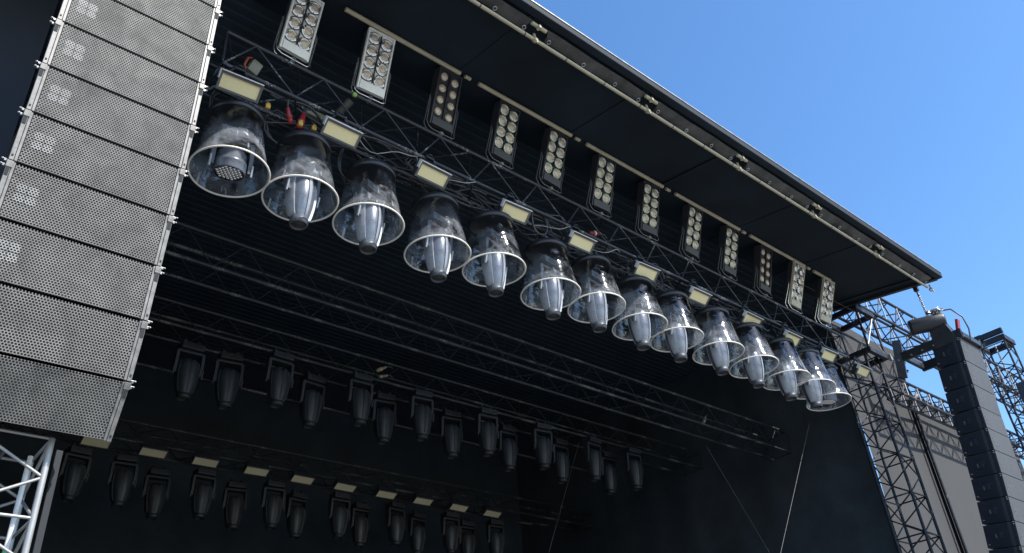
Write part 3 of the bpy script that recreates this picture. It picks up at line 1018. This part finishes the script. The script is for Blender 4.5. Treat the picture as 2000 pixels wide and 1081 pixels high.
def far_cabinet(W, h, D, rear_h):
    t = thing('array_speaker', '', 'loudspeaker')
    hw = W / 2
    g_ = 0.006
    zt, zb, zc, rh = -g_, -h + g_, -h / 2, rear_h / 2
    mb = MB()
    w2 = hw
    mb.add([(-w2, 0.012, zb), (w2, 0.012, zb), (w2, 0.012, zt), (-w2, 0.012, zt), (-w2, 0.16, zb), (w2, 0.16, zb), (w2, 0.16, zt), (-w2, 0.16, zt),
            (-w2 + 0.03, D, zc - rh), (w2 - 0.03, D, zc - rh), (w2 - 0.03, D, zc + rh), (-w2 + 0.03, D, zc + rh)],
           [(0, 3, 2, 1), (0, 1, 5, 4), (3, 7, 6, 2), (0, 4, 7, 3), (1, 2, 6, 5), (4, 5, 9, 8), (7, 11, 10, 6), (4, 8, 11, 7), (5, 6, 10, 9), (8, 9, 10, 11)])
    mb.build('body', 'cab', t)
    MB().box((0, 0.0, zc), (W - 0.012, 0.022, h - 2 * g_ - 0.002), ch=0.004).build('grille', 'cab_dark_grille', t)
    mb = MB()
    for dx in (-0.04, 0.04):
        for dz in (-0.04, 0.04):
            mb.box((-hw + 0.16 + dx, -0.012, zc - 0.05 + dz), (0.066, 0.003, 0.066))
    mb.build('emblem', 'cab_mark', t)
    for s in (-1, 1):
        mb = MB().box((s * (hw + 0.004), 0.1, zc), (0.016, 0.05, h - 0.02), ch=0.003)
        mb.build('rigging_rail', 'black_box', t)
        mb = MB()
        for z in (-0.02, -0.06):
            mb.tube((s * hw, 0.015, z), (s * (hw + 0.035), 0.015, z), 0.008, 6)
        mb.build('rigging_pin', 'alu', t)
        # recessed handle plate
        mb = MB()
        mb.box((s * (hw - 0.002), 0.33, zc), (0.012, 0.17, 0.15), ch=0.004)
        hp = mb.build('handle_plate', 'cab', t)
        mb = MB()
        mb.box((s * (hw + 0.008), 0.37, zc - 0.01), (0.008, 0.025, 0.075), ch=0.003)
        mb.build('handle', 'wire', hp)
        MB().box((s * (hw + 0.012), 0.28, zc + 0.01), (0.012, 0.035, 0.12), ch=0.003).box((s * (hw + 0.01), 0.24, zc + 0.03), (0.012, 0.02, 0.05), ch=0.003).build('connector_strip', 'black_clean', hp)
        MB().box((s * (hw - 0.02), D - 0.05, zc - rear_h * 0.36), (0.03, 0.03, 0.018)).build('rear_pin', 'alu', t)
    return t
RJ = [(5.17, 7.587), (5.225, 7.06), (5.265, 6.54), (5.305, 6.06), (5.33, 5.62), (5.36, 5.175), (5.4, 4.73), (5.45, 4.285), (5.505, 3.835), (5.565, 3.385), (5.63, 2.93)]
f0 = far_cabinet(1.04, 0.478, 0.58, 0.43)
for i in range(10):
    c = f0 if i == 0 else copy_tree(f0)
    (y1, z1), (y2, z2) = RJ[i], RJ[i + 1]
    c.location = (17.4 + 0.52, y1, z1)
    c.rotation_euler = (math.atan2(y2 - y1, z1 - z2), 0, 0)
    c.scale = (1, 1, math.hypot(y2 - y1, z2 - z1) / 0.478)
    if i == 0:
        lb = 'topmost black speaker of the far stack, directly under its rigging frame'
    elif i == 9:
        lb = 'black speaker of the far stack cut off by the bottom of the photo'
    else:
        lb = 'black speaker of the far stack beyond the tower, %s below its topmost' % ORD[i - 1]
    tag(c, lb, 'loudspeaker', 'black speakers of the far stack')

# rigging frame of the far stack
fr = thing('rigging_frame', 'black steel frame on top of the far speaker stack reaching back', 'rigging frame', (17.92, 5.2, 7.6))
MB().box((-0.46, 0.56, 0.07), (0.07, 1.34, 0.2), ch=0.01).build('side_beam', 'black_clean', fr)
MB().box((0.46, 0.56, 0.07), (0.07, 1.34, 0.2), ch=0.01).build('side_beam', 'black_clean', fr)
MB().box((0, -0.06, 0.055), (1.02, 0.1, 0.11), ch=0.01).build('front_bar', 'black_clean', fr)
MB().box((0, 1.19, 0.07), (0.85, 0.08, 0.14), ch=0.01).build('rear_bar', 'black_clean', fr)
mb = MB()
for yy in (0.5, 0.75, 1.0, 1.3):
    mb.tube((-0.5, yy, 0.02), (-0.53, yy, 0.02), 0.02, 8)
mb.build('shackle', 'alu', fr)
# cover plate and chain hoist
ho = thing('chain_hoist', 'black chain hoist hanging over the far speaker stack with a white sticker', 'chain hoist', (17.45, 5.55, 8.12))
ax = Vector((-0.45, 0.89, 0.0)).normalized()
q = ax.to_track_quat('Z', 'Y').to_matrix().to_4x4()
mb = MB(q)
mb.lathe([(0.001, -0.2), (0.12, -0.2), (0.14, -0.17), (0.145, 0.05), (0.14, 0.36), (0.125, 0.4), (0.001, 0.402)], 28)
mb.build('motor_body', 'black_clean', ho)
ho.scale = (1.2, 1.2, 1.2)
mb = MB(q @ Matrix.Translation((0, 0, 0.405)))
mb.add([(0.085 * math.cos(a * math.pi / 12) * (1 if abs(math.cos(a * math.pi / 12)) > 0 else 1), 0.055 * math.sin(a * math.pi / 12), 0) for a in range(24)], [tuple(range(24))])
mb.build('sticker', 'sticker', ho)
MB().add([(-0.05, -0.3, -0.5), (0.28, -0.3, -0.5), (0.28, 0.12, -0.5), (-0.05, 0.12, -0.5), (-0.02, -0.12, 0.12), (0.16, -0.12, 0.12), (0.16, 0.1, 0.12), (-0.02, 0.1, 0.12)],
         [(0, 3, 2, 1), (4, 5, 6, 7), (0, 1, 5, 4), (1, 2, 6, 5), (2, 3, 7, 6), (3, 0, 4, 7)]).build('suspension_bracket', 'black_box', ho)
pts = [Vector((0.02 + rnd.uniform(-0.1, 0.14), -0.06 + rnd.uniform(-0.16, 0.12), 0.14 + rnd.uniform(0, 0.1))) for k in range(26)]
mb = MB().path(pts, 0.016, 6)
mb.build('chain_heap', 'chain', ho)
MB().path([(0.1, -0.1, 0.22), (0.2, -0.3, 0.2), (0.26, -0.42, 0.0), (0.26, -0.44, -0.25), (0.24, -0.4, -0.48)], 0.014, 6).build('power_cable', 'cable', ho)
MB().box((0.2, -0.31, -0.13), (0.1, 0.05, 0.2), rot=(R(15), 0, 0), ch=0.012).build('warning_plate', 'red', ho)
def chain(name, label, a, b, r=0.011, step=0.055):
    a, b = Vector(a), Vector(b)
    d = (b - a)
    n_ = max(2, int(d.length / step))
    u = d.normalized()
    s1 = u.orthogonal().normalized()
    s2 = u.cross(s1)
    mb = MB()
    for k in range(n_):
        c = a + d * (k + 0.5) / n_
        s = s1 if k % 2 else s2
        pts = []
        for j in range(10):
            t_ = 2 * math.pi * j / 10
            pts.append(c + u * (math.cos(t_) * step * 0.72) + s * (math.sin(t_) * step * 0.33))
        mb.path(pts, r, 5, closed=True)
    o = mb.build(name, 'chain')
    return tag(o, label, 'chain')
chain('hoist_chain', 'steel chain from the roof edge down to the black hoist', (17.3, 5.57, 8.80), (17.42, 5.6, 8.28))
hk = thing('hoist_hook', 'dark steel hook under the end of the roof holding the hoist chain', 'hook', (17.28, 5.57, 8.93))
MB().box((0, 0, 0.02), (0.08, 0.1, 0.16), ch=0.012).build('hook_block', 'black_clean', hk)
MB().path([(0.0, 0, -0.05), (0.05, 0.02, -0.09), (0.06, 0.02, -0.15), (0.0, 0.0, -0.19), (-0.05, -0.02, -0.15)], 0.016, 7).build('hook', 'black_clean', hk)

# ------------------------------------------------------------------ towers and PA wing
truss('lattice_tower', 'black lattice tower under the far corner of the stage roof', 'Z', -1.7, 8.0, 17.0, 17.63, 7.0, 7.62, 0.8, 0.031, 0.0155, m='tower_paint')
sv = thing('sleeve_block', 'dark steel sleeve frame around the top of the far lattice tower', 'sleeve', (17.33, 7.25, 8.0))
for sx in (-0.37, 0.37):
    for sy in (-0.4, 0.42):
        MB().tube((sx, sy, -0.1), (sx, sy, 1.05), 0.028, 8).build('post', 'tower_paint', sv)
for z in (-0.08, 1.0):
    mb = MB()
    mb.box((0, -0.4, z), (0.8, 0.09, 0.12), ch=0.01)
    mb.box((0, 0.42, z), (0.8, 0.09, 0.12), ch=0.01)
    mb.box((-0.37, 0, z), (0.09, 0.72, 0.12), ch=0.01)
    mb.box((0.37, 0, z), (0.09, 0.72, 0.12), ch=0.01)
    mb.build('ring_beam', 'tower_paint', sv)
mb = MB()
mb.tube((-0.37, -0.4, 0.0), (0.37, -0.4, 0.95), 0.014, 6)
mb.tube((-0.37, -0.4, 0.55), (0.37, -0.4, 0.0), 0.012, 6)
mb.tube((-0.37, -0.4, 0.0), (-0.37, 0.42, 0.95), 0.014, 6)
mb.tube((0.37, 0.42, 0.0), (0.37, -0.4, 0.95), 0.014, 6)
mb.build('brace', 'brace_metal', sv)
MB().box((0.42, -0.47, -0.12), (0.09, 0.08, 0.1), ch=0.015).tube((0.45, -0.47, -0.2), (0.45, -0.47, 0.0), 0.02, 8).build('guide_roller', 'alu', sv)

def beam(name, label, a, b, y0, y1, z0, z1, st):
    t = truss(name, label, 'X', a, b, y0, y1, z0, z1, st, 0.035, 0.016, m='tower_paint', faces='TUFB')
    off = t.location
    x = a + st / 2
    while x < b:
        for yy in (y0, y1):
            MB().tube(Vector((x, yy, z0)) - off, Vector((x, yy, z1)) - off, 0.018, 6).build('vertical_strut', 'brace_metal', t)
        x += st
    return t
beam('wing_truss', 'long dark box truss running from the roof corner past the far speaker stack', 17.35, 28.6, 6.9, 7.5, 9.2, 9.85, 0.86)
beam('wing_truss', 'short dark truss along the top edge of the grey screen', 18.95, 27.5, 7.25, 7.62, 7.5, 7.88, 0.62)
# grey screen (two cloths), border pole
def screen(name, label, x0, x1, z0, z1, y, cat='screen', sag=0.06, notch=0.0):
    def fn(u, v):
        z = z0 + (z1 - z0) * v
        e = notch * max(0.0, 1 - abs(z - 6.0) / 1.7) ** 0.5
        return (x0 + e * (1 - u) + (x1 - x0) * u, y + sag * math.sin(math.pi * u) + 0.015 * math.sin(u * 9 + v * 2), z0 + (z1 - z0) * v)
    o = MB().grid(fn, 40, 24).build(name, 'scrim')
    return tag(o, label, cat)
screen('screen_cloth', 'tall strip of dark grey cloth directly behind the far lattice tower', 17.85, 21.2, -1.6, 9.6, 7.98, sag=0.02, notch=0.19)
screen('screen_cloth', 'wide dark grey cloth behind the far speaker stack, below the short truss', 20.97, 27.5, -1.6, 8.16, 7.9)
tag(MB().tube((20.9, 7.84, 9.2), (20.9, 7.84, -1.7), 0.04, 8).build('border_pole', 'tower_paint'), 'thin black pole between the two grey cloths by the tower', 'pole')
tag(MB().box((24.2, 7.86, 8.2), (6.5, 0.05, 0.06), ch=0.008).build('border_pole', 'tower_paint'), 'black bar along the top hem of the wide grey cloth', 'pole')
# side blinder / panel seen from the side
sp = thing('side_panel_light', 'tall narrow black lamp panel seen edge on between the tower and far speakers', 'lamp panel', (19.1, 7.1, 7.95))
MB().box((0, 0, 0.42), (0.14, 0.2, 0.95), rot=(R(8), 0, R(20)), ch=0.012).build('housing', 'black_box', sp)
mb = MB()
for k in range(4):
    for s in (-1, 1):
        mb.xf = Matrix.Translation((0.06, s * 0.045, 0.1 + 0.21 * k)) @ Matrix.Rotation(R(100), 4, 'Y')
        mb.lathe([(0.042, 0), (0.036, 0.02), (0.001, 0.03)], 12)
mb.build('lamp', 'chrome', sp)
MB().box((0.05, 0.1, 0.9), (0.3, 0.02, 0.03)).build('bracket', 'black_clean', sp)
# far tower
truss('lattice_tower', 'slim lattice tower against the sky beyond the far speaker stack', 'Z', -1.7, 10.55, 25.7, 26.35, 6.5, 7.17, 0.8, 0.03, 0.016, m='tower_paint')
hd = thing('tower_head', 'dark steel head frame on top of the slim lattice tower against the sky', 'tower head', (26.02, 6.83, 10.6))
mb = MB()
mb.box((0, -0.36, 0.06), (0.8, 0.1, 0.16), ch=0.01)
mb.box((0, 0.36, 0.06), (0.8, 0.1, 0.16), ch=0.01)
mb.box((-0.36, 0, 0.06), (0.1, 0.62, 0.16), ch=0.01)
mb.box((0.36, 0, 0.06), (0.1, 0.62, 0.16), ch=0.01)
mb.build('ring_beam', 'tower_paint', hd)
MB().box((-0.42, 0.05, 0.24), (0.1, 0.95, 0.16), ch=0.01).box((-0.42, 0.5, 0.24), (0.3, 0.16, 0.3), ch=0.01).build('top_beam', 'tower_paint', hd)
MB().box((-0.3, 0.3, 0.28), (0.16, 0.2, 0.2), ch=0.02).box((-0.2, 0.38, 0.2), (0.2, 0.1, 0.14), ch=0.02).build('pulley_block', 'black_box', hd)
chain('hoist_chain', 'pale chain hanging inside the slim far tower', (25.95, 6.85, 10.6), (25.98, 6.85, 9.2))
cv = thing('hoist_cover', 'black weather cover around a hoist beside the slim far tower', 'hoist cover', (26.0, 6.6, 8.6))
MB().box((-0.1, -0.2, 0.2), (0.95, 0.5, 0.62), rot=(0, R(6), 0), ch=0.05).build('cover', 'black_box', cv)
MB().box((-0.62, -0.25, 0.1), (0.14, 0.12, 0.3), rot=(0, R(-20), 0), ch=0.02).build('flap', 'khaki', cv)
# near silver tower, below the near stack
truss('lattice_tower', 'bright bare aluminium lattice tower below the near speaker stack', 'Z', -1.7, 2.74, 0.83, 1.414, 7.0, 7.6, 0.62, 0.026, 0.0125, m='alu_tube')
sp2 = thing('strap_pole', 'thin white pole with a green taped band inside the aluminium tower', 'pole', (1.3, 7.35, -1.7))
MB().tube((0, 0, 0), (0.06, 0.0, 4.4), 0.02, 8).build('pole', 'white', sp2)
MB().tube((0.048, 0, 3.52), (0.05, 0, 3.64), 0.0225, 8).build('tape_band', 'green', sp2)
tag(MB().path([(1.15, 7.3, 2.7), (1.0, 7.25, 2.35), (0.95, 7.2, 1.95), (1.02, 7.15, 1.6), (0.98, 7.1, 0.8)], 0.028, 8).build('cable_loom', 'cable'), 'thick black cable loom hanging inside the aluminium tower', 'cable')
tag(MB().box((1.625, 7.65, 0.6), (0.055, 0.03, 4.6), ch=0.004).build('flat_post', 'post'), 'flat slate grey post beside the aluminium tower, half in shade', 'post')

# ------------------------------------------------------------------ wires and guys
for a, b, lb in (((12.85, 12.0, 6.75), (11.2, 12.0, 3.4), 'thin slanting wire falling from the middle truss'),
                 ((15.6, 8.0, 6.3), (12.9, 8.0, 2.9), 'thin pale wire slanting down below the far rain domes'),
                 ((14.7, 10.0, 6.3), (16.4, 10.0, 3.9), 'faint wire slanting down towards the lattice tower'),
                 ((14.5, 6.85, 8.83), (22.0, 6.95, 9.0), 'thin stay wire crossing under the roof from the last blinders')):
    tag(MB().tube(a, b, 0.004, 5).build('stay_wire', 'wire'), lb, 'wire')

# ------------------------------------------------------------------ clutter in the front truss
for i in range(40):
    x = 2.3 + rnd.random() * 12.8
    Lc = rnd.uniform(0.7, 2.6)
    pts = []
    y0 = rnd.uniform(7.03, 7.55)
    zb = rnd.choice([7.56, 7.6, 7.62, 7.45, 7.66])
    nn = 14
    ph = rnd.random() * 6
    sg = rnd.uniform(0.02, 0.2)
    for k in range(nn):
        u = k / (nn - 1)
        pts.append((x + Lc * u + 0.05 * math.sin(u * 9 + ph), y0 + 0.07 * math.sin(u * 5 + ph), zb + 0.05 * math.sin(u * 11 + ph) - sg * math.sin(u * math.pi) * (0.6 + 0.4 * math.sin(ph))))
    tag(MB().path(pts, rnd.choice([0.008, 0.011, 0.015, 0.018]), 6).build('loose_cable', 'cable'), 'loose black cable lying in the front lighting truss', 'cable', 'black cables lying in the front truss')
for j in range(16):
    # slack loops tied under the truss
    x = 2.6 + j * 0.82 + rnd.uniform(-0.25, 0.25)
    w, dp, y0 = rnd.uniform(0.15, 0.4), rnd.uniform(0.12, 0.3), rnd.uniform(7.02, 7.5)
    pts = []
    for k in range(25):
        a = 2 * math.pi * (k / 24) * 1.9
        pts.append((x + w * math.cos(a) * (1 - 0.012 * k), y0 + 0.02 * math.sin(a * 1.7 + j) + 0.002 * k, 7.62 - dp + dp * math.sin(a) + 0.02 * math.sin(3 * a + j)))
    tag(MB().path(pts, rnd.choice([0.009, 0.012, 0.016]), 6).build('cable_loop', 'cable'), 'coiled slack loop of black cable tied in the front truss', 'cable', 'slack cable loops in the front truss')
for j, (x0_, x1_, yy, zz_) in enumerate(((2.4, 7.4, 7.5, 7.6), (6.9, 11.6, 7.42, 7.62), (11.2, 15.9, 7.5, 7.6))):
    b_ = thing('cable_bundle', ['near', 'middle', 'far'][j] + ' taped bundle of black cables along the back of the front truss', 'cable bundle', (x0_, yy, zz_))
    for q_ in range(5):
        pts = [((x1_ - x0_) * k / 30, 0.035 * math.cos(q_ * 1.26) + 0.02 * math.sin(k * 0.7 + q_), 0.035 * math.sin(q_ * 1.26) + 0.025 * math.sin(k * 0.5 + q_ * 2)) for k in range(31)]
        MB().path(pts, 0.016, 6).build('cable', 'cable', b_)
    for k in range(6):
        xx = (x1_ - x0_) * (k + 0.5) / 6
        MB(Matrix.Translation((xx, 0.01, 0.01)) @ Matrix.Rotation(R(90), 4, 'Y')).lathe([(0.062, -0.03), (0.066, -0.03), (0.066, 0.03), (0.062, 0.03)], 12).build('tape_wrap', 'lamp_frame', b_)
for j, (x, lb) in enumerate(((4.0, 'between the second and third'), (5.0, 'between the third and fourth'), (6.9, 'between the fifth and sixth'), (8.0, 'between the sixth and seventh'))):
    pts = [(x + 1.0 * u, 7.02 + 0.1 * math.sin(u * 6), 7.5 - 0.16 * math.sin(u * math.pi) + 0.03 * math.sin(u * 13 + j)) for u in [k / 12 for k in range(13)]]
    tag(MB().path(pts, 0.006, 6).build('loose_cable', 'cable_grey'), 'thin pale cable drooping above the rain domes, ' + lb, 'cable')
for j in range(13):
    xa, xb = DOMES[j][0], DOMES[j + 1][0]
    z = (DOMES[j][1] + DOMES[j + 1][1]) / 2 + 0.95
    pts = [(xa + (xb - xa) * u, 7.2 + 0.1 * math.sin(u * 5 + j), z + 0.12 * (2 * u - 1) ** 2 - 0.03 * math.sin(u * 8 + j)) for u in [k / 10 for k in range(11)]]
    tag(MB().path(pts, 0.009, 6).build('link_cable', 'cable'), 'black link cable running from one rain dome to the next', 'cable', 'black link cables between rain domes')

def plug(loc, label, rot, a='red', b='red', s=1.0):
    t = thing('power_plug', label, 'plug', loc, rot)
    MB().lathe([(0.001, 0.16), (0.03, 0.155), (0.034, 0.05), (0.042, 0.04), (0.045, -0.05), (0.04, -0.1), (0.001, -0.105)], 16).build('body', a, t)
    MB().lathe([(0.047, 0.0), (0.052, 0.005), (0.052, 0.03), (0.047, 0.035)], 16).build('collar', b, t)
    MB().path([(0, 0, 0.15), (0.02, 0.0, 0.24), (0.08, 0.03, 0.3)], 0.012, 6).build('cable', 'cable', t)
    t.scale = (s, s, s)
    return t
plug((3.33, 7.1, 7.28), 'red power plug hanging above the second rain dome', (R(10), R(8), 0), s=0.95)
plug((3.2, 7.15, 7.33), 'second red power plug tilted beside the hanging one near the speaker stack', (R(30), R(-35), 0), s=0.8)
plug((8.55, 7.1, 7.75), 'small red power plug lying in the middle of the front truss', (R(10), R(75), 0), 'red', 'white', 0.9)
plug((2.1, 9.45, 6.72), 'dim red power plug on the bare truss by the near speaker stack', (R(20), R(60), 0), s=1.3)
plug((7.55, 11.85, 7.05), 'small grey plug with a yellow band on the middle truss deep in the stage', (R(20), R(60), 0), 'khaki', 'yellow', 0.8)
plug((7.6, 11.85, 6.92), 'small grey plug with a red band under the yellow banded one', (R(10), R(70), 0), 'khaki', 'red', 0.7)
plug((19.75, 7.3, 7.62), 'grey plug with an orange band on the short truss over the grey screen', (R(10), R(60), 0), 'khaki', 'orange', 0.9)
plug((14.0, 9.45, 6.55), 'grey plug with an orange band on the far half of the bare truss', (R(10), R(30), 0), 'khaki', 'orange', 0.7)
for (x, y, z, lb) in ((2.85, 7.0, 7.2, 'small yellow clip on top of the first rain dome'), (3.28, 7.0, 7.16, 'small yellow clip on top of the second rain dome, near side'), (3.47, 7.02, 7.2, 'small yellow clip on top of the second rain dome, far side')):
    o = thing('safety_clip', lb, 'clip', (x, y, z))
    MB().box((0, 0, 0), (0.06, 0.04, 0.06), ch=0.012).torus((0.0, 0, 0.035), 0.022, 0.009, 12, 6).build('buckle', 'yellow', o)
sb = thing('splitter_box', 'grey cable box with an orange handle in the near end of the front truss', 'cable box', (2.72, 7.25, 7.98), (R(25), R(12), R(10)))
MB().box((0, 0, 0), (0.14, 0.1, 0.17), ch=0.015).build('case', 'khaki', sb)
MB().path([(-0.09, -0.02, 0.08), (-0.13, -0.02, 0.05), (-0.12, -0.02, -0.06), (-0.08, -0.02, -0.09)], 0.016, 7).build('handle', 'orange', sb)
hb = thing('truss_hoist', 'dark hoist with a small white and red nameplate lying in the front truss', 'chain hoist', (4.02, 7.5, 8.02), (0, R(0), R(0)))
MB().box((0, 0, 0.0), (0.28, 0.16, 0.14), ch=0.03).build('case', 'black_box', hb)
mb = MB()
for k in range(9):
    mb.box((-0.11 + 0.027 * k, -0.084, 0.045), (0.018 if k % 3 else 0.012, 0.003, 0.02))
mb.build('nameplate', 'sticker', hb)
MB().box((0, -0.084, 0.005), (0.22, 0.003, 0.014)).build('nameplate_stripe', 'red', hb)
MB().box((-0.3, 0.0, -0.1), (0.3, 0.1, 0.1), ch=0.02).build('foot', 'khaki', hb)
tag(MB().lathe([(0.03, -0.03), (0.034, -0.02), (0.034, 0.02), (0.03, 0.03)], 12).build('tape_marker', 'lime'), 'lime green tape on the top chord below the second blinder', 'tape')
bpy.data.objects['tape_marker'].matrix_world = Matrix.Translation((4.0, 7.0, 8.08)) @ Matrix.Rotation(R(90), 4, 'Y')
rl = thing('rolled_cloth', 'rolled dark brown cloth hanging off the front truss before the second blinder', 'cloth roll', (3.98, 7.05, 8.0))
MB().tube((0, 0, 0), (-0.16, 0.35, -0.28), 0.06, 12, 0.045).build('roll', 'tarp', rl)
